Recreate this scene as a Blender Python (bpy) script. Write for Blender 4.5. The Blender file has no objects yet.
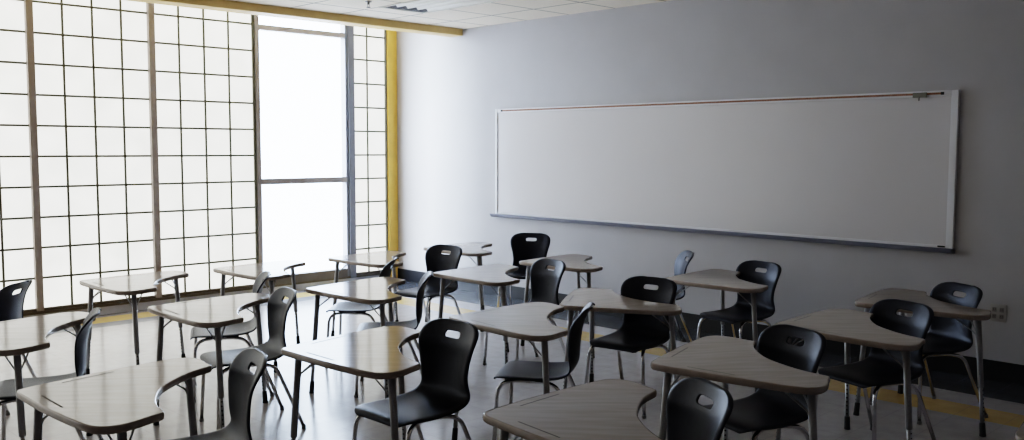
import bpy, bmesh, math, random
from mathutils import Vector, Matrix
random.seed(4)
scene = bpy.context.scene
COL = scene.collection
PI = math.pi

# ------------------------------------------------------------------ helpers
def link(o):
    COL.objects.link(o); return o

def obj(name, bm, mat, parent=None, smooth=False, loc=None):
    me = bpy.data.meshes.new(name)
    bmesh.ops.recalc_face_normals(bm, faces=bm.faces)
    bm.to_mesh(me); bm.free()
    if smooth:
        for p in me.polygons: p.use_smooth = True
    o = link(bpy.data.objects.new(name, me))
    for m in (mat if isinstance(mat, (list, tuple)) else [mat]): me.materials.append(m)
    if parent: o.parent = parent
    if loc: o.location = loc
    return o

def tag(o, label, cat, group=None):
    o['label'] = label; o['category'] = cat
    if group: o['group'] = group
    return o

def struct(o):
    o['kind'] = 'structure'; return o

def thing(name, label, cat, loc=(0, 0, 0), rz=0, group=None):
    o = link(bpy.data.objects.new(name, None)); o.location = loc; o.rotation_euler = (0, 0, rz)
    o.empty_display_size = .1
    return tag(o, label, cat, group)

def box(bm, x0, x1, y0, y1, z0, z1, mi=0):
    vs = [bm.verts.new((x, y, z)) for x in (x0, x1) for y in (y0, y1) for z in (z0, z1)]
    for f in ((0, 1, 3, 2), (4, 6, 7, 5), (0, 4, 5, 1), (2, 3, 7, 6), (0, 2, 6, 4), (1, 5, 7, 3)):
        fc = bm.faces.new([vs[i] for i in f]); fc.material_index = mi

def bbox(x0, x1, y0, y1, z0, z1, bev=0.0, seg=2):
    bm = bmesh.new(); box(bm, x0, x1, y0, y1, z0, z1)
    bmesh.ops.recalc_face_normals(bm, faces=bm.faces)
    if bev: bmesh.ops.bevel(bm, geom=bm.edges[:], offset=bev, segments=seg, affect='EDGES', profile=.5)
    return bm

def tube(bm, pts, r, n=12, cap=True):
    """sweep a circle of radius r (number or list) along the points"""
    P = [Vector(p) for p in pts]; rings = []
    t0 = (P[1] - P[0]).normalized()
    ref = Vector((0, 0, 1)) if abs(t0.z) < .9 else Vector((1, 0, 0))
    a = t0.cross(ref).normalized()
    for i, p in enumerate(P):
        if i == 0: t = (P[1] - P[0])
        elif i == len(P) - 1: t = (P[-1] - P[-2])
        else: t = (P[i + 1] - P[i]).normalized() + (P[i] - P[i - 1]).normalized()
        t.normalize(); a = (a - t * a.dot(t)).normalized(); b = t.cross(a)
        rr = r[i] if isinstance(r, (list, tuple)) else r
        rings.append([bm.verts.new(p + (a * math.cos(2 * PI * k / n) + b * math.sin(2 * PI * k / n)) * rr) for k in range(n)])
    for i in range(len(rings) - 1):
        for k in range(n):
            bm.faces.new((rings[i][k], rings[i][(k + 1) % n], rings[i + 1][(k + 1) % n], rings[i + 1][k]))
    if cap:
        bm.faces.new(rings[0][::-1]); bm.faces.new(rings[-1])

def rounded_path(pts, rad, n=6):
    P = [Vector(p) for p in pts]; out = [P[0]]
    for i in range(1, len(P) - 1):
        r = rad[i - 1] if isinstance(rad, (list, tuple)) else rad
        a, b, c = P[i - 1], P[i], P[i + 1]
        u = (a - b).normalized(); v = (c - b).normalized()
        p0 = b + u * r; p1 = b + v * r
        for k in range(n + 1):
            t = k / n
            out.append(p0 * (1 - t) ** 2 + b * 2 * t * (1 - t) + p1 * t * t)
    out.append(P[-1]); return out

# ------------------------------------------------------------------ materials
def mat(name, col, rough=.5, metal=0.0, noise=0.0, nscale=20.0, bump=0.0, bscale=200.0, stretch=(1, 1, 1), spec=.5, coat=0.0, col2=None, tint=(1, 1, 1)):
    m = bpy.data.materials.new(name); m.use_nodes = True
    nt = m.node_tree; b = nt.nodes['Principled BSDF']
    b.inputs['Base Color'].default_value = (*col, 1); b.inputs['Roughness'].default_value = rough
    b.inputs['Metallic'].default_value = metal; b.inputs['Specular IOR Level'].default_value = spec
    b.inputs['Coat Weight'].default_value = coat
    b.inputs['Specular Tint'].default_value = (*tint, 1)
    tc = nt.nodes.new('ShaderNodeTexCoord'); mp = nt.nodes.new('ShaderNodeMapping'); mp.inputs['Scale'].default_value = stretch
    nt.links.new(tc.outputs['Object'], mp.inputs['Vector'])
    if noise or col2:
        nz = nt.nodes.new('ShaderNodeTexNoise'); nz.inputs['Scale'].default_value = nscale; nz.inputs['Detail'].default_value = 4
        nt.links.new(mp.outputs['Vector'], nz.inputs['Vector'])
        rp = nt.nodes.new('ShaderNodeValToRGB')
        c2 = col2 or tuple(min(1, c * (1 + noise)) for c in col)
        c1 = col if col2 else tuple(c * (1 - noise) for c in col)
        rp.color_ramp.elements[0].position = .35; rp.color_ramp.elements[1].position = .65
        rp.color_ramp.elements[0].color = (*c1, 1); rp.color_ramp.elements[1].color = (*c2, 1)
        nt.links.new(nz.outputs['Fac'], rp.inputs['Fac']); nt.links.new(rp.outputs['Color'], b.inputs['Base Color'])
    if bump:
        n2 = nt.nodes.new('ShaderNodeTexNoise'); n2.inputs['Scale'].default_value = bscale
        nt.links.new(tc.outputs['Object'], n2.inputs['Vector'])
        bp = nt.nodes.new('ShaderNodeBump'); bp.inputs['Strength'].default_value = bump; bp.inputs['Distance'].default_value = .002
        nt.links.new(n2.outputs['Fac'], bp.inputs['Height']); nt.links.new(bp.outputs['Normal'], b.inputs['Normal'])
    return m

M = {}
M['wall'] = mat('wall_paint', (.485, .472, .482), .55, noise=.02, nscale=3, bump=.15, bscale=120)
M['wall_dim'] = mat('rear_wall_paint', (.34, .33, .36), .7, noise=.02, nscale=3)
M['base'] = mat('baseboard_vinyl', (.012, .013, .017), .35, noise=.1)
M['beam'] = mat('yellow_beam_paint', (.72, .52, .22), .5, noise=.03, nscale=6)
M['yellow'] = mat('yellow_post_paint', (.92, .60, .15), .45, noise=.05, nscale=8)
M['alum'] = mat('window_aluminium', (.36, .32, .30), .45, metal=.1, noise=.04)
M['alum_blue'] = mat('window_sash_aluminium', (.20, .205, .235), .4, metal=.1, noise=.04)
M['bar'] = mat('panel_grid_bar', (.15, .15, .115), .6, noise=.05)
M['sillmat'] = mat('sill_bronze', (.12, .10, .075), .4, metal=.2, noise=.08)
M['lowrail'] = mat('window_bottom_rail', (.13, .115, .105), .45, noise=.05)
M['curb'] = mat('curb_paint', (.66, .66, .68), .4, noise=.03)
M['chair'] = mat('black_chair_plastic', (.009, .010, .017), .38, noise=.15, nscale=60, bump=.2, bscale=420, spec=.34, tint=(.76, .82, 1))
M['chrome'] = mat('chair_chrome', (.62, .62, .64), .16, metal=1.0, noise=.03)
M['legm'] = mat('desk_leg_paint', (.33, .33, .345), .35, metal=.15, noise=.04)
M['inner'] = mat('inner_tube_steel', (.36, .37, .39), .28, metal=.8, noise=.03)
M['hole'] = mat('adjustment_hole_dark', (.01, .01, .01), .7, noise=.1)
M['rubber'] = mat('black_rubber_foot', (.012, .012, .013), .5, noise=.1)
M['glide'] = mat('grey_glide', (.25, .25, .26), .4, noise=.05)
M['top'] = mat('desk_laminate', (.38, .335, .295), .10, col2=(.43, .385, .345), nscale=3, stretch=(1.2, 12, 1), spec=.27, coat=0.0)
M['edge'] = mat('desk_edge_band', (.34, .285, .25), .14, noise=.06, spec=.6)
M['groove'] = mat('pencil_groove_shadow', (.13, .11, .095), .7, noise=.05, spec=.15)
M['board'] = mat('whiteboard_enamel', (.68, .655, .655), .20, noise=.008, nscale=2, spec=.4)
M['frame'] = mat('board_frame_white', (.80, .80, .82), .35, noise=.01)
M['tray'] = mat('board_tray_aluminium', (.25, .26, .33), .35, metal=.35, noise=.03)
M['cork'] = mat('map_rail_cork', (.32, .17, .11), .8, noise=.25, nscale=90)
M['clip'] = mat('map_hook_metal', (.22, .22, .20), .35, metal=.6, noise=.05)
M['dark'] = mat('dark_plastic', (.02, .02, .022), .4, noise=.1)
M['steel'] = mat('outlet_plate_steel', (.52, .50, .48), .3, metal=.7, noise=.04)
M['recept'] = mat('outlet_receptacle', (.30, .28, .26), .4, noise=.04)
M['light_frame'] = mat('troffer_white_enamel', (.82, .79, .72), .4, noise=.01)
M['louver'] = mat('louver_grey_aluminium', (.12, .13, .14), .3, metal=.6, noise=.05)
M['tube'] = mat('unlit_fluorescent_tube', (.85, .83, .76), .3, noise=.01)
M['ext'] = mat('exterior_concrete', (.75, .76, .78), .8, noise=.05, nscale=1)

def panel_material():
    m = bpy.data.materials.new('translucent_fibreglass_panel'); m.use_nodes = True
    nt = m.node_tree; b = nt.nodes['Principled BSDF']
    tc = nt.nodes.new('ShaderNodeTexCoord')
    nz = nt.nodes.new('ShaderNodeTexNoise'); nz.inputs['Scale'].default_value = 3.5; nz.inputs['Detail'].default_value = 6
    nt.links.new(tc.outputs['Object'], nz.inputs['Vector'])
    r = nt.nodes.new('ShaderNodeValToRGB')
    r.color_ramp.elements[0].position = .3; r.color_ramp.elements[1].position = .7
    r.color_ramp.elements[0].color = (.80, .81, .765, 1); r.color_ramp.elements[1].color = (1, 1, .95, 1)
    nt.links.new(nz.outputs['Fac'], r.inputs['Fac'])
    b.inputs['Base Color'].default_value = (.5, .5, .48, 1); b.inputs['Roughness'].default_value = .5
    nt.links.new(r.outputs['Color'], b.inputs['Emission Color']); b.inputs['Emission Strength'].default_value = PANEL  # emission stands in for daylight passing through the panels
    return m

def glass_material():
    m = bpy.data.materials.new('window_glass'); m.use_nodes = True; nt = m.node_tree
    nt.nodes.remove(nt.nodes['Principled BSDF']); out = nt.nodes['Material Output']
    t = nt.nodes.new('ShaderNodeBsdfTransparent'); t.inputs['Color'].default_value = (.96, .98, 1, 1)
    g = nt.nodes.new('ShaderNodeBsdfGlossy'); g.inputs['Roughness'].default_value = .02
    x = nt.nodes.new('ShaderNodeMixShader')
    x.inputs[0].default_value = .05; nt.links.new(t.outputs[0], x.inputs[1]); nt.links.new(g.outputs[0], x.inputs[2])
    nt.links.new(x.outputs[0], out.inputs[0]); return m

def floor_material():
    """waxed vinyl tiles: field, dark border and yellow stripe laid out in world metres"""
    m = bpy.data.materials.new('waxed_vinyl_floor'); m.use_nodes = True; nt = m.node_tree
    N = nt.nodes; Lk = nt.links; b = N['Principled BSDF']
    tc = N.new('ShaderNodeTexCoord'); sp = N.new('ShaderNodeSeparateXYZ'); Lk.new(tc.outputs['Object'], sp.inputs[0])
    def mth(op, a, c, cl=False):
        n = N.new('ShaderNodeMath'); n.operation = op
        for i, v in enumerate((a, c)):
            if isinstance(v, (int, float)): n.inputs[i].default_value = v
            elif v is not None: Lk.new(v, n.inputs[i])
        n.use_clamp = cl; return n.outputs[0]
    def band(s, lo, hi): return mth('MULTIPLY', mth('GREATER_THAN', s, lo), mth('LESS_THAN', s, hi))
    X, Y = sp.outputs[0], sp.outputs[1]
    nz = N.new('ShaderNodeTexNoise'); nz.inputs['Scale'].default_value = 9; nz.inputs['Detail'].default_value = 8; Lk.new(tc.outputs['Object'], nz.inputs['Vector'])
    def ramp(c1, c2):
        r = N.new('ShaderNodeValToRGB'); r.color_ramp.elements[0].position = .35; r.color_ramp.elements[1].position = .65
        r.color_ramp.elements[0].color = (*c1, 1); r.color_ramp.elements[1].color = (*c2, 1); Lk.new(nz.outputs['Fac'], r.inputs['Fac']); return r.outputs['Color']
    def mix(f, a, c):
        n = N.new('ShaderNodeMix'); n.data_type = 'RGBA'; Lk.new(f, n.inputs[0])
        for i, v in ((6, a), (7, c)):
            if isinstance(v, tuple): n.inputs[i].default_value = (*v, 1)
            else: Lk.new(v, n.inputs[i])
        return n.outputs[2]
    base = ramp((.46, .44, .435), (.51, .49, .485))
    yel = ramp((.60, .43, .17), (.66, .48, .20)); drk = ramp((.055, .063, .08), (.07, .08, .10)); gry = ramp((.27, .27, .29), (.31, .31, .33))
    c = base
    c = mix(band(X, -.1, .68), c, gry)
    c = mix(mth('MULTIPLY', band(X, .14, .45), mth('LESS_THAN', Y, -.86)), c, yel)
    c = mix(band(Y, -1.18, -.86), c, yel)
    c = mix(mth('GREATER_THAN', Y, -.56), c, drk)
    # joints of one-foot tiles
    def joint(s):
        f = mth('FRACT', mth('DIVIDE', s, .3048), None); return mth('LESS_THAN', f, .012)
    j = mth('MAXIMUM', joint(X), joint(Y)); j = mth('MULTIPLY', j, .35)
    c = mix(j, c, (.25, .25, .25))
    Lk.new(c, b.inputs['Base Color'])
    rn = N.new('ShaderNodeTexNoise'); rn.inputs['Scale'].default_value = 2.5; rn.inputs['Detail'].default_value = 5; Lk.new(tc.outputs['Object'], rn.inputs['Vector'])
    rr = N.new('ShaderNodeMapRange'); rr.inputs['To Min'].default_value = .13; rr.inputs['To Max'].default_value = .26; Lk.new(rn.outputs['Fac'], rr.inputs['Value'])
    Lk.new(rr.outputs[0], b.inputs['Roughness'])
    b.inputs['Specular IOR Level'].default_value = .42
    bp = N.new('ShaderNodeBump'); bp.inputs['Strength'].default_value = .06; bp.inputs['Distance'].default_value = .01
    b2 = N.new('ShaderNodeTexNoise'); b2.inputs['Scale'].default_value = 5; Lk.new(tc.outputs['Object'], b2.inputs['Vector'])
    Lk.new(b2.outputs['Fac'], bp.inputs['Height']); Lk.new(bp.outputs['Normal'], b.inputs['Normal'])
    return m

def ceiling_material():
    m = mat('acoustic_tile', (.86, .77, .65), .85, noise=.02, nscale=30, bump=.2, bscale=90); nt = m.node_tree; N = nt.nodes; Lk = nt.links
    b = N['Principled BSDF']; src = b.inputs['Base Color'].links[0].from_socket
    tc = N.new('ShaderNodeTexCoord'); sp = N.new('ShaderNodeSeparateXYZ'); Lk.new(tc.outputs['Object'], sp.inputs[0])
    def mth(op, a, c=None):
        n = N.new('ShaderNodeMath'); n.operation = op
        for i, v in enumerate((a, c)):
            if isinstance(v, (int, float)): n.inputs[i].default_value = v
            elif v is not None: Lk.new(v, n.inputs[i])
        return n.outputs[0]
    def j(s, off, p): return mth('LESS_THAN', mth('FRACT', mth('DIVIDE', mth('ADD', s, off), p)), .034)
    g = mth('MAXIMUM', j(sp.outputs[0], 20 * .64 - 1.79, .64), j(sp.outputs[1], 30 * .61 + 1.165, .61))
    n = N.new('ShaderNodeMix'); n.data_type = 'RGBA'; Lk.new(mth('MULTIPLY', g, .95), n.inputs[0]); Lk.new(src, n.inputs[6]); n.inputs[7].default_value = (.28, .24, .20, 1)
    Lk.new(n.outputs[2], b.inputs['Base Color']); return m

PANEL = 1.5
SKY = 10.5
SUN = 28.0
M['panel'] = panel_material(); M['glass'] = glass_material(); M['floor'] = floor_material(); M['ceil'] = ceiling_material()

# ------------------------------------------------------------------ room shell
RX, RY, CZ = 11.2, -10.9, 3.2
struct(obj('floor', bbox(-.12, RX, RY, .0, -.1, 0), M['floor']))
struct(obj('wall_front', bbox(-.12, RX, 0, .15, -.1, 3.8), M['wall']))
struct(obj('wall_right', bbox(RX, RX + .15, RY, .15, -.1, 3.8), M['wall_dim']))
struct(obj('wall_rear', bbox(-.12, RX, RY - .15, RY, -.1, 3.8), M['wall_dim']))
bm = bmesh.new()                                         # two light-fixture openings are left in the tile field
box(bm, 1.352, 2.05, RY, 0, CZ, CZ + .1); box(bm, 4.58, RX, RY, 0, CZ, CZ + .1)
box(bm, 2.05, 4.58, RY, -1.76, CZ, CZ + .1); box(bm, 2.05, 4.58, -1.17, 0, CZ, CZ + .1)
struct(obj('ceiling', bm, M['ceil']))
bm = bmesh.new(); box(bm, -.12, 1.352, RY, 0, 3.62, 3.72)
struct(obj('ceiling_pocket', bm, M['light_frame'])).name = 'ceiling.001'
struct(obj('trim_1', bbox(1.13, 1.352, RY, -.002, 3.12, 3.62, .004), M['beam'])).name = 'trim_1'      # dropped yellow beam
struct(obj('trim_2', bbox(-.06, .035, -.150, -.001, 0, 3.62, .004), M['yellow']))                     # yellow corner post
bm = bbox(0, RX, -.014, -.001, 0, .152, .003)
struct(obj('baseboard_front', bm, M['base']))
struct(obj('trim_3', bbox(-.12, .0, RY, -.15, 0, .088), M['curb']))                                     # low curb under the glazing

# window wall -------------------------------------------------------
S = .3048; Z0 = 3.191
def zi(i): return Z0 - S * i
YM = [-3.2665 - 1.2115 * k for k in range(0, 7)]
YM = [-3.267, -4.476, -5.690, -6.905, -8.120, -9.335, -10.55]
BOT = .14
# frame: bottom rail, top rail, mullions
n_win = 0
def panel_bay(y0, y1, bars, idx):
    """one translucent bay between y0 < y1 with grid bars"""
    w = struct(obj('window_%d' % idx, bbox(-.050, -.020, y0, y1, BOT, 3.60), M['panel']))
    bm = bmesh.new()
    for i in range(-1, 11):
        z = zi(i)
        if z > BOT + .02: box(bm, -.022, -.012, y0, y1, z - .0105, z + .0105)
    for y in bars: box(bm, -.0235, -.0105, y - .0105, y + .0105, BOT, 3.60)
    obj('grid_bars', bm, M['bar'], w)
    return w
def mull(y, w=.033, d=.035):
    return bbox(-.07, d, y - w, y + w, BOT - .02, 3.60, .003)
k = 1
edges = [(-10.87, YM[6])] + [(YM[i + 1], YM[i]) for i in range(5, -1, -1)]
for (a, b) in edges[::-1]:
    panel_bay(a + .02, b - .02, [a + d for d in (.317, .608, .902)], k); k += 1
panel_bay(YM[0] + .02, -2.06, [YM[0] + d for d in (.317, .607, .902)], k); k += 1
panel_bay(-.68, -.155, [-.446], k); k += 1
tn = 4
for y in YM:
    struct(obj('trim_%d' % tn, mull(y), M['alum'])); tn += 1
# dark edge beside post, sill band, top track
bm = bmesh.new(); box(bm, -.07, .025, -10.9, -.15, .088, .115); box(bm, -.07, .012, -10.9, -.15, .115, .145)
struct(obj('trim_%d' % tn, bm, M['sillmat'])); tn += 1
struct(obj('trim_%d' % tn, bbox(-.07, .012, -.168, -.150, .1, 3.6), M['bar'])); tn += 1
# clear window with frame, transom and rail
wn = struct(obj('window_%d' % k, bbox(-.036, -.030, -1.99, -.80, .17, 3.58), M['glass']))
bm = bmesh.new()
box(bm, -.08, .0, -2.073, -2.045, .088, 3.6, 1); box(bm, -.08, .02, -2.045, -1.995, .088, 3.6)
box(bm, -.08, .02, -1.995, -.80, 3.135, 3.195); box(bm, -.07, .025, -1.995, -.80, 1.322, 1.39)
box(bm, -.08, .02, -1.995, -.80, .115, .215, 2); box(bm, -.08, .02, -1.995, -.80, 3.52, 3.6)
bmesh.ops.recalc_face_normals(bm, faces=bm.faces)
obj('window_frame', bm, [M['alum'], M['bar'], M['lowrail']], wn)
bm = bmesh.new()
box(bm, -.08, .020, -.805, -.765, .115, 3.6); box(bm, -.08, .035, -.762, -.725, .088, 3.6); box(bm, -.08, .028, -.722, -.672, .088, 3.6)
obj('window_jamb', bm, M['alum_blue'], wn)

# exterior ground beyond the glazing
struct(obj('exterior_ground', bbox(-30, -.2, -25, 20, -.4, -.3), M['ext']))

# ------------------------------------------------------------------ ceiling fixtures
def troffer(x0, y0, y1, L, label):
    """recessed fixture: four swept reflector troughs, a dark louver plate closing the window end"""
    t = thing('ceiling_light', label, 'ceiling light', ((x0 + L / 2), (y0 + y1) / 2, CZ), 0, 'ceiling lights')
    ox, oy = L / 2, (y1 - y0) / 2; D = .052
    bm = bmesh.new()
    for a, b2 in (((-ox, -oy), (ox, -oy + .022)), ((-ox, oy - .022), (ox, oy)), ((-ox, -oy + .022), (-ox + .022, oy - .022)), ((ox - .022, -oy + .022), (ox, oy - .022))):
        box(bm, a[0] + .001, b2[0] - .001, a[1] + .001, b2[1] - .001, -.006, .09)
    box(bm, -ox + .03, ox - .03, -oy + .03, oy - .03, .085, .095)
    obj('housing_frame', bm, M['light_frame'], t)
    prof = []
    w = (2 * oy - .05) / 4
    for k in range(4):
        for i in range(9):
            if i == 8 and k < 3: continue
            u = i / 8; prof.append((-oy + .025 + w * (k + u), .004 + D * (1 - abs(2 * u - 1) ** 1.6)))
    bm = bmesh.new()
    va = [bm.verts.new((-ox + .10, y, z)) for y, z in prof]; vb = [bm.verts.new((ox - .024, y, z)) for y, z in prof]
    for i in range(len(prof) - 1): bm.faces.new((va[i], va[i + 1], vb[i + 1], vb[i]))
    obj('reflector', bm, M['light_frame'], t, True)
    bm = bmesh.new()
    va = [bm.verts.new((-ox + .024, y, .002)) for y, z in prof]; vb = [bm.verts.new((-ox + .10, y, z)) for y, z in prof]
    for i in range(len(prof) - 1): bm.faces.new((va[i], va[i + 1], vb[i + 1], vb[i]))
    obj('louver_blade', bm, M['louver'], t)
    for k in (0, 2):
        bm = bmesh.new(); y = -oy + .025 + w * (k + .5 if k == 0 else 3.5)
        tube(bm, [(-ox + .20, y, .030), (ox - .03, y, .030)], .0127, 10); obj('fluorescent_tube', bm, M['tube'], t, True)
    return t
troffer(2.05, -1.76, -1.17, 1.265, 'recessed fluorescent ceiling light with dark louver blades at its end nearest the windows')
troffer(3.315, -1.76, -1.17, 1.265, 'recessed fluorescent ceiling light continuing the row, cut by the top of the photo')
# sprinkler head
t = thing('ceiling_sprinkler', 'small dark fire sprinkler head hanging from a white ceiling tile above the window', 'sprinkler', (2.27, -2.05, CZ))
bm = bmesh.new(); tube(bm, [(0, 0, 0), (0, 0, -.006)], [.035, .030], 16); obj('escutcheon', bm, M['clip'], t, True)
bm = bmesh.new(); tube(bm, [(0, 0, -.006), (0, 0, -.03)], .012, 10)
tube(bm, [(.010, 0, -.028), (.018, 0, -.042), (.004, 0, -.058)], .003, 6); tube(bm, [(-.010, 0, -.028), (-.018, 0, -.042), (-.004, 0, -.058)], .003, 6)
obj('nozzle', bm, M['clip'], t, True)
bm = bmesh.new(); tube(bm, [(0, 0, -.056), (0, 0, -.060)], [.022, .018], 12); obj('deflector', bm, M['dark'], t)

# ------------------------------------------------------------------ whiteboard
bx0, bx1, bz0, bz1 = 1.955, 7.155, .985, 2.217
t = thing('whiteboard', 'wide white framed dry-erase whiteboard mounted on the grey front wall', 'whiteboard', ((bx0 + bx1) / 2, 0, bz0))
hx = (bx1 - bx0) / 2; H = bz1 - bz0
obj('writing_surface', bbox(-hx + .02, hx - .02, -.018, -.001, .01, H - .02), M['board'], t)
bm = bmesh.new()
for a in ((-hx, -hx + .035, 0, H), (hx - .055, hx, 0, H), (-hx + .035, hx - .055, 0, .022)):
    box(bm, a[0], a[1], -.030, -.001, a[2], a[3])
bmesh.ops.recalc_face_normals(bm, faces=bm.faces)
bmesh.ops.bevel(bm, geom=bm.edges[:], offset=.003, segments=2, affect='EDGES')
obj('frame', bm, M['frame'], t)
bm = bmesh.new(); box(bm, -hx + .035, hx - .055, -.032, -.001, H - .044, H)
bmesh.ops.recalc_face_normals(bm, faces=bm.faces); bmesh.ops.bevel(bm, geom=bm.edges[:], offset=.003, segments=2, affect='EDGES')
rail = obj('map_rail', bm, M['frame'], t)
obj('cork_strip', bbox(-hx + .12, hx - .125, -.036, -.032, H - .031, H - .015), M['cork'], rail)
for e in (hx - .130, -hx + .105): obj('end_stop', bbox(e, e + .022, -.040, -.030, H - .034, H - .012), M['dark'], rail)
bm = bmesh.new(); prof = [(-.010, .0), (-.024, -.004), (-.075, -.006), (-.088, .006), (-.092, .004), (-.084, -.020), (-.060, -.034), (-.001, -.038), (-.001, 0)]
va = [bm.verts.new((-hx - .03, y, z)) for y, z in prof]; vb = [bm.verts.new((hx + .01, y, z)) for y, z in prof]
n = len(prof)
for i in range(n): bm.faces.new((va[i], va[(i + 1) % n], vb[(i + 1) % n], vb[i]))
bm.faces.new(va[::-1]); bm.faces.new(vb)
obj('marker_tray', bm, M['tray'], t)
bm = bbox(hx - .115, hx - .058, -.033, -.018, .006, .018, .002); obj('maker_plate', bm, M['dark'], t)
t = thing('map_hook', 'small metal map hook hanging on the top rail of the whiteboard near its right end', 'hook', (6.865, -.036, bz1 - .02))
obj('slider', bbox(-.055, .055, -.012, -.0005, -.030, .008, .002), M['clip'], t)
bm = bmesh.new(); tube(bm, rounded_path([(0, -.013, -.02), (0, -.013, -.055), (0, -.03, -.055), (0, -.03, -.035)], .006, 3), .003, 6); obj('hook', bm, M['clip'], t, True)

# wall outlet
t = thing('wall_outlet', 'two-gang electrical outlet plate on the grey wall right of the last desk', 'outlet', (7.497, 0, .52))
obj('cover_plate', bbox(-.058, .058, -.007, -.0005, -.068, .068, .003), M['steel'], t)
for sx in (-.027, .025):
    for sz in (-.026, .026):
        bm = bbox(sx - .015, sx + .015, -.010, -.006, sz - .017, sz + .017, .004)
        r = obj('receptacle', bm, M['recept'], t)
        b2 = bmesh.new()
        for q in (-.006, .006): box(b2, sx + q - .0012, sx + q + .0012, -.0108, -.0098, sz - .003, sz + .007)
        obj('slot', b2, M['dark'], r)

# ------------------------------------------------------------------ desk
def pol(r, a): a = math.radians(a); return Vector((r * math.cos(a), r * math.sin(a)))
def catmull(P, n=6):
    out = []
    for i in range(len(P) - 1):
        p0 = P[max(0, i - 1)]; p1 = P[i]; p2 = P[i + 1]; p3 = P[min(len(P) - 1, i + 2)]
        for k in range(n):
            t = k / n
            out.append(.5 * ((2 * p1) + (p2 - p0) * t + (2 * p0 - 5 * p1 + 4 * p2 - p3) * t * t + (3 * p1 - p0 - 3 * p2 + p3) * t ** 3))
    out.append(P[-1]); return out
def desk_outline():
    K = [(.003, .016), (.022, .046), (.09, .128), (.20, .256), (.31, .374), (.42, .484), (.485, .541), (.530, .560), (.575, .556), (.615, .530), (.648, .490), (.680, .435),
         (.703, .402), (.711, .386), (.708, .370), (.694, .345), (.664, .292), (.636, .222), (.616, .140), (.603, .065), (.598, 0)]
    h = [p * .977 for p in catmull([Vector(k) for k in K], 3)]
    lower = [Vector((p.x, -p.y)) for p in h[:-1]][::-1]
    return [Vector((0, 0))] + h + lower
OUT = desk_outline()
def offset(P, d):
    m = len(P); res = []
    for i in range(m):
        t = (P[(i + 1) % m] - P[i - 1]); 
        nrm = Vector((t.y, -t.x)).normalized(); res.append(P[i] + nrm * d)
    return res
area = sum(OUT[i].x * OUT[(i + 1) % len(OUT)].y - OUT[(i + 1) % len(OUT)].x * OUT[i].y for i in range(len(OUT)))
if area < 0: OUT = OUT[::-1]
TZ = .76
def fill_poly(bm, pts, z, up=True):
    vs = [bm.verts.new((p.x, p.y, z)) for p in pts]
    f = bm.faces.new(vs)
    bmesh.ops.triangulate(bm, faces=[f]); return vs
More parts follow.
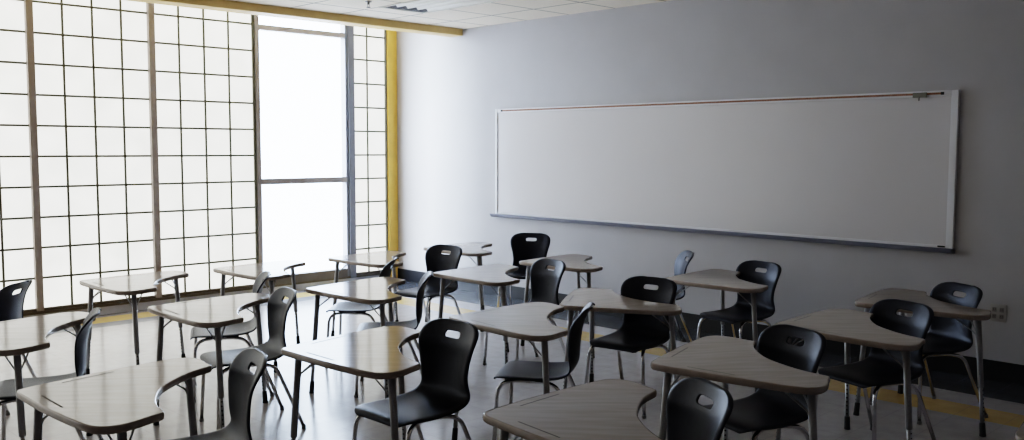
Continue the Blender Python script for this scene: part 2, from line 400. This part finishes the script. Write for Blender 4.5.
def make_desk():
    root = link(bpy.data.objects.new('student_desk', None)); root.empty_display_size = .1
    # slab
    inn = offset(OUT, -.006)
    bm = bmesh.new()
    top = fill_poly(bm, inn, TZ); bot = fill_poly(bm, inn, TZ - .030)
    m = len(inn)
    for i in range(m): bm.faces.new((top[i], top[(i + 1) % m], bot[(i + 1) % m], bot[i]))
    slab = obj('tabletop', bm, M['top'], root)
    bm = bmesh.new()
    prof = [(-.006, TZ + .0003), (-.002, TZ - .0008), (.0, TZ - .006), (.001, TZ - .016), (-.001, TZ - .026), (-.006, TZ - .031)]
    rings = []
    for d, z in prof: rings.append([bm.verts.new((p.x, p.y, z)) for p in offset(OUT, d)])
    for a, b in zip(rings, rings[1:]):
        for i in range(m): bm.faces.new((a[i], a[(i + 1) % m], b[(i + 1) % m], b[i]))
    obj('edge_band', bm, M['edge'], slab, True)
    for s in (-1, 1):                                     # flat strips with the shade painted in, for two pencil grooves along the straight edges near the apex
        bm = bmesh.new(); u = pol(1, s * 50); nrm = Vector((-u.y, u.x)) * (-s)
        c = u * .285 + nrm * .040; pts = []
        L = .115; r = .004
        for k2 in range(9): a = -PI / 2 + PI * k2 / 8; pts.append(c + u * (L + r * math.cos(a)) + nrm * r * math.sin(a))
        for k2 in range(9): a = PI / 2 + PI * k2 / 8; pts.append(c - u * L + u * r * math.cos(a) + nrm * r * math.sin(a))
        fill_poly(bm, pts, TZ + .0006)
        obj('pencil_groove', bm, M['groove'], slab)
    legs = [((.085, 0), (.030, 0)), ((.565, .455), (.600, .500)), ((.565, -.455), (.600, -.500))]
    for (a, b) in legs:
        A3 = Vector((a[0], a[1], TZ - .03)); B3 = Vector((b[0], b[1], .0)); d = B3 - A3
        def P(z): return A3 + d * ((TZ - .03 - z) / (TZ - .03))
        bm = bmesh.new(); tube(bm, [P(TZ - .03), P(TZ - .034)], .036, 16); tube(bm, [P(TZ - .032), P(.31), P(.305)], [.0175, .0175, .0155], 16)
        lg = obj('leg', bm, M['legm'], root, True)
        bm = bmesh.new(); tube(bm, [P(.33), P(.06)], .0125, 12)
        # row of height-adjustment holes down two sides
        for k2 in range(8):
            c = P(.285 - .026 * k2)
            for ang in (math.atan2(a[1], a[0] - .35), math.atan2(a[1], a[0] - .35) + PI):
                dv = Vector((math.cos(ang), math.sin(ang), 0)); side = Vector((-dv.y, dv.x, 0)); cc = c + dv * .0128
                vs = [bm.verts.new(cc + side * .0048 * math.cos(2 * PI * q / 8) + Vector((0, 0, .0048 * math.sin(2 * PI * q / 8)))) for q in range(8)]
                bm.faces.new(vs).material_index = 1
        obj('inner_tube', bm, [M['inner'], M['hole']], lg, True)
        bm = bmesh.new(); tube(bm, [P(.085), P(.078), P(.02), P(.004), P(.0)], [.0135, .0165, .0175, .0195, .0185], 14)
        obj('rubber_foot', bm, M['rubber'], lg, True)
        inward = (Vector((.38, 0, 0)) - Vector((a[0], a[1], 0))).normalized()
        rot = Matrix.Rotation(.5, 3, 'Z')
        for w in (rot @ inward, rot.inverted() @ inward):
            bm = bmesh.new(); s0 = P(.60); e0 = A3 + w * .13
            tube(bm, rounded_path([s0 + w * .012, s0 + w * .02 + Vector((0, 0, .03)), e0 + Vector((0, 0, -.012)), e0 + w * .03 + Vector((0, 0, -.003))], [.012, .02], 3), .0042, 6)
            obj('brace_rod', bm, M['legm'], root, True)
    return root

# ------------------------------------------------------------------ chair
# profile of the one-piece shell: arc samples (y, z, half width); chair faces local -Y
PROF = [(-.244, .424, .150), (-.247, .434, .172), (-.240, .444, .190), (-.220, .451, .206), (-.180, .4535, .216), (-.120, .449, .222), (-.050, .443, .225),
        (.020, .441, .224), (.085, .443, .220), (.140, .450, .214), (.178, .464, .207), (.204, .486, .198), (.218, .516, .189), (.224, .552, .183),
        (.226, .592, .182), (.228, .632, .188), (.232, .672, .198), (.238, .710, .209), (.247, .746, .218), (.259, .780, .221), (.271, .806, .213),
        (.281, .826, .194), (.288, .839, .164), (.293, .8465, .120), (.300, .8485, .078), (.306, .844, .050)]
SL = [0.0]
for a, b in zip(PROF, PROF[1:]): SL.append(SL[-1] + math.hypot(b[0] - a[0], b[1] - a[1]))
def shell_pt(u, s):
    """u in -1..1 across, s arc length along the profile"""
    s = max(0, min(SL[-1], s)); i = 0
    while i < len(SL) - 2 and SL[i + 1] < s: i += 1
    t = (s - SL[i]) / (SL[i + 1] - SL[i])
    y, z, w = [PROF[i][k] * (1 - t) + PROF[i + 1][k] * t for k in range(3)]
    f = s / SL[-1]
    back = max(0, min(1, (z - .46) / .12)) if y > .1 else 0
    back = back * back * (3 - 2 * back)
    x = u * w
    topf = max(0, min(1, (.86 - z) / .10))
    y -= back * .052 * abs(u) ** 2.2 * (.45 + .55 * topf) * (w / .2)  # back wraps forward at the sides
    roll = max(0, (abs(u) - .88) / .12)
    y += back * .016 * roll * roll                         # rim rolled backwards
    z -= (1 - back) * .010 * roll * roll * max(0, min(1, (y + .22) / .12))                   # rim rolled down round the seat
    if back < 1:
        z += (1 - back) * (.016 * abs(u) ** 3 * max(0, min(1, (y + .2) / .25)) - .003 * abs(u) ** 4 * max(0, min(1, (-.1 - y) / .1)))
        z -= (1 - back) * .006 * max(0, 1 - abs(u) ** 2) * max(0, min(1, 1 - abs(y - .03) / .2))
    return Vector((x, y, z))
def shell_mesh():
    bm = bmesh.new()
    rows = []
    svals = list(SL)
    # hole block: rows between these arc positions
    hs = None
    for i, p in enumerate(PROF):
        if abs(p[1] - .780) < 1e-6: hi = i
    j0, j1 = hi - 1, hi + 1                                # rows z .746 .. .806
    zc = SL[hi] + .004
    ua = [-1, -.965, -.91] + [-.875 + .125 * k for k in range(15)] + [.91, .965, 1]; nu = len(ua) - 1
    i0, i1 = 7, 13
    grid = [[bm.verts.new(shell_pt(u, s)) for u in ua] for s in svals]
    for j in range(len(svals) - 1):
        for i in range(nu):
            if j0 <= j < j1 and i0 <= i < i1: continue
            bm.faces.new((grid[j][i], grid[j][i + 1], grid[j + 1][i + 1], grid[j + 1][i]))
    for j in range(j0 + 1, j1):
        for i in range(i0 + 1, i1): bm.verts.remove(grid[j][i])
    loop = [(i, j0) for i in range(i0, i1)] + [(i1, j) for j in range(j0, j1)] + [(i, j1) for i in range(i1, i0, -1)] + [(i0, j) for j in range(j1, j0, -1)]
    hw, hh = .060, .0180; w0 = PROF[hi][2]
    ring1 = []; ring2 = []
    for (i, j) in loop:
        u = ua[i]; dx = u * w0; ds = svals[j] - zc
        # map the block border onto a rounded oblong
        fx = u / .375; fs = -1 if j == j0 else (1 if j == j1 else 0)
        corner = abs(fx) > .99 and fs != 0
        px, ps = fx * hw * (.95 if corner else 1), fs * hh * (.86 if corner else 1)
        mx, ms = px + .004 * fx, ps + .004 * fs
        ring1.append(bm.verts.new(shell_pt(mx / w0, zc + ms))); ring2.append(bm.verts.new(shell_pt(px / w0, zc + ps)))
    n = len(loop)
    for k in range(n):
        a, b = loop[k], loop[(k + 1) % n]
        bm.faces.new((grid[a[1]][a[0]], grid[b[1]][b[0]], ring1[(k + 1) % n], ring1[k]))
        bm.faces.new((ring1[k], ring1[(k + 1) % n], ring2[(k + 1) % n], ring2[k]))
    o = obj('seat_shell', bm, M['chair'], None, True)
    sd = o.modifiers.new('s', 'SOLIDIFY'); sd.thickness = .010; sd.offset = 0
    ss = o.modifiers.new('b', 'SUBSURF'); ss.levels = 1; ss.render_levels = 1
    dg = bpy.context.evaluated_depsgraph_get(); dg.update()
    me = bpy.data.meshes.new_from_object(o.evaluated_get(dg)); me.name = 'seat_shell'
    o.modifiers.clear(); old = o.data; o.data = me; bpy.data.meshes.remove(old)
    for p in me.polygons: p.use_smooth = True
    return o
def make_chair():
    root = link(bpy.data.objects.new('school_chair', None)); root.empty_display_size = .1
    sh = shell_mesh(); sh.parent = root
    for s in (-1, 1):
        # front leg: forward under the seat, then a bend and down to the floor
        pts = rounded_path([(s * .135, .06, .422), (s * .150, -.10, .424), (s * .205, -.215, .418), (s * .235, -.235, .012)], [.05, .075], 6)
        bm = bmesh.new(); tube(bm, pts, .0115, 12); lg = obj('front_leg', bm, M['chrome'], root, True)
        bm = bmesh.new(); tube(bm, [(s * .2347, -.2348, .022), (s * .235, -.235, .012), (s * .235, -.235, 0)], [.013, .015, .014], 10); obj('glide', bm, M['glide'], lg, True)
        pts = rounded_path([(s * .135, -.06, .418), (s * .150, .05, .420), (s * .195, .130, .408), (s * .235, .290, .012)], [.04, .05], 6)
        bm = bmesh.new(); tube(bm, pts, .0115, 12); lg = obj('rear_leg', bm, M['chrome'], root, True)
        bm = bmesh.new(); tube(bm, [(s * .2347, .2868, .022), (s * .235, .290, .012), (s * .235, .290, 0)], [.013, .015, .014], 10); obj('glide', bm, M['glide'], lg, True)
    for cy in (-.06, .05):
        bm = bmesh.new(); tube(bm, [(-.145, cy, .422), (.145, cy, .422)], .010, 8); obj('crossbar', bm, M['chrome'], root, True)
    for sx in (-.15, .15):
        for sy in (-.12, .05): obj('mounting_block', bbox(sx - .02, sx + .02, sy - .025, sy + .025, .426, .441, .003, 1), M['chair'], root)
    return root

def copy_tree(o, parent=None):
    c = o.copy(); COL.objects.link(c); c.parent = parent
    for ch in list(o.children): copy_tree(ch, c)
    return c

DESKS = [  # apex x, y, heading of its axis in degrees, label
 (2.665, -4.998, 48.0, 'wing-shaped laminate desk farthest left against the translucent panels'),
 (2.700, -3.948, 48.8, 'wing-shaped desk pale with glare at the panels, just left of the clear window frame'),
 (2.715, -2.842, 50.2, 'wing-shaped desk standing right under the clear window, nearest the yellow post'),
 (4.138, -6.243, 53.4, 'desk cut by the left edge of the photo behind the nearest left desk'),
 (4.150, -5.104, 47.1, 'wing-shaped desk in the second column from the window, directly behind the largest left foreground desk'),
 (4.170, -3.977, 50.3, 'wing-shaped desk in front of the clear window with blue-white glare on its left half'),
 (5.745, -6.318, 50.4, 'largest left foreground wing-shaped desk with shiny concave rim, bottom left corner'),
 (5.800, -5.125, 50.7, 'foreground wing-shaped desk with strong white window glare, second from bottom left'),
 (2.630, -1.663, 46.9, 'small far wing-shaped desk by the front wall behind a black chair, left of the whiteboard'),
 (4.150, -2.790, 46.0, 'wing-shaped desk with narrow bright reflection line, between two black chairs near the whiteboard'),
 (4.100, -1.758, 47.3, 'wing-shaped desk by the front wall below the left end of the whiteboard'),
 (5.716, -3.955, 43.8, 'central wing-shaped desk with one bright reflection line, in the middle of the room'),
 (5.750, -3.014, 75, 'desk right of centre turned more than the others, black chair back showing above it'),
 (7.325, -5.160, 43.0, 'nearest wing-shaped desk at the bottom centre, cut by the bottom edge'),
 (5.635, -1.707, 46.8, 'wing-shaped desk by the front wall below the middle of the whiteboard'),
 (7.270, -4.040, 55.8, 'wide dim wing-shaped desk right of the bottom centre with a chair on both sides'),
 (7.184, -2.768, 43.9, 'dim wing-shaped desk on the right, second from the wall outlet'),
 (7.151, -1.677, 50.6, 'dim wing-shaped desk at far right nearest the wall outlet'),
 (8.827, -4.003, 48, 'desk at the bottom right corner with only its shiny apex showing'),
]
CHAIRS = [
 (2.912, -5.739, 226, 'black plastic chair at the left edge in front of the translucent panels'),
 (4.486, -5.845, 246, 'black chair seen edge-on behind the left foreground desk'),
 (3.735, -4.363, 244, 'black chair below the left side of the clear window, back half hidden behind a desk'),
 (4.584, -4.669, 256, 'black chair with bluish lit back silhouetted against the bright window floor glare'),
 (6.106, -5.733, 255, 'black chair cut by the bottom edge just right of the left foreground desk'),
 (3.589, -3.100, 223, 'black chair seen edge-on below the yellow corner post, at the desk by the clear window'),
 (4.488, -3.464, 230, 'black chair seen edge-on with thin light rim, left of the desk with narrow reflection'),
 (3.337, -2.182, 279, 'small far black chair facing left beside the dark baseboard in the corner'),
 (3.113, -0.690, 300, 'far black chair directly below the left end of the whiteboard'),
 (4.695, -2.285, 260, 'black chair whose right side shines, standing before the desk below the whiteboard'),
 (6.143, -3.608, 214, 'black chair seen edge-on right of the central desk, bright rim at its top'),
 (6.224, -4.615, 271, 'large black chair in the centre foreground with full back, slot and seat visible'),
 (5.970, -2.525, 278, 'black chair broadside right of centre with its slot showing above the turned desk'),
 (4.981, -0.903, 228, 'narrow bluish-lit black chair seen from its side against the front wall'),
 (5.953, -1.145, 261, 'black chair below the whiteboard at right of centre with chrome front legs showing'),
 (7.757, -4.725, 243, 'nearest black chair at the bottom edge right of centre, only its back showing'),
 (7.487, -3.462, 254, 'black chair tucked at the concave side of the wide dim desk'),
 (7.530, -2.245, 253, 'dim black chair on the right with chrome legs over the yellow floor stripe'),
 (7.446, -1.240, 242, 'rearmost black chair at far right next to the wall outlet'),
]
proto = make_desk()
for i, (x, y, a, lab) in enumerate(DESKS):
    o = proto if i == 0 else copy_tree(proto)
    o.location = (x, y, 0); o.rotation_euler = (0, 0, math.radians(a)); o.scale.z = .951 if i == 12 else 1   # that desk is set lower
    tag(o, lab, 'desk', 'student desks in the classroom')
cp = make_chair()
for i, (x, y, a, lab) in enumerate(CHAIRS):
    o = cp if i == 0 else copy_tree(cp)
    o.location = (x, y, 0); o.rotation_euler = (0, 0, math.radians(a + 90)); tag(o, lab, 'chair', 'black chairs at the desks')

# ------------------------------------------------------------------ light
w = bpy.data.worlds.new('overcast_sky'); scene.world = w; w.use_nodes = True
bg = w.node_tree.nodes['Background']; bg.inputs['Color'].default_value = (.68, .81, 1.0, 1); bg.inputs['Strength'].default_value = SKY

sun = bpy.data.lights.new('hazy_sun', 'SUN'); sun.energy = SUN; sun.angle = math.radians(50); sun.color = (.76, .86, 1.0)
so = link(bpy.data.objects.new('hazy_sun', sun)); so.rotation_euler = Vector((.30, .93, -.16)).to_track_quat('-Z', 'Y').to_euler()

# ------------------------------------------------------------------ camera
cam = bpy.data.cameras.new('camera'); co = link(bpy.data.objects.new('camera', cam)); scene.camera = co
cam.sensor_width = 36; cam.lens = 916.76 / 1024 * 36; cam.clip_start = .05
Rv = Vector((0.6995060309, 0.7146226892, 0.0023926632)); Uv = Vector((-0.0574954467, 0.0529413187, 0.9969410667)); Fv = Vector((-0.7123100353, 0.6975038558, -0.0781203225))
co.matrix_world = Matrix(((Rv.x, Uv.x, -Fv.x, 9.8327), (Rv.y, Uv.y, -Fv.y, -7.4632), (Rv.z, Uv.z, -Fv.z, 1.76), (0, 0, 0, 1)))
scene.view_settings.view_transform = 'Filmic'; scene.view_settings.look = 'High Contrast'; scene.view_settings.exposure = 0.4
scene.cycles.use_denoising = True; scene.cycles.max_bounces = 8
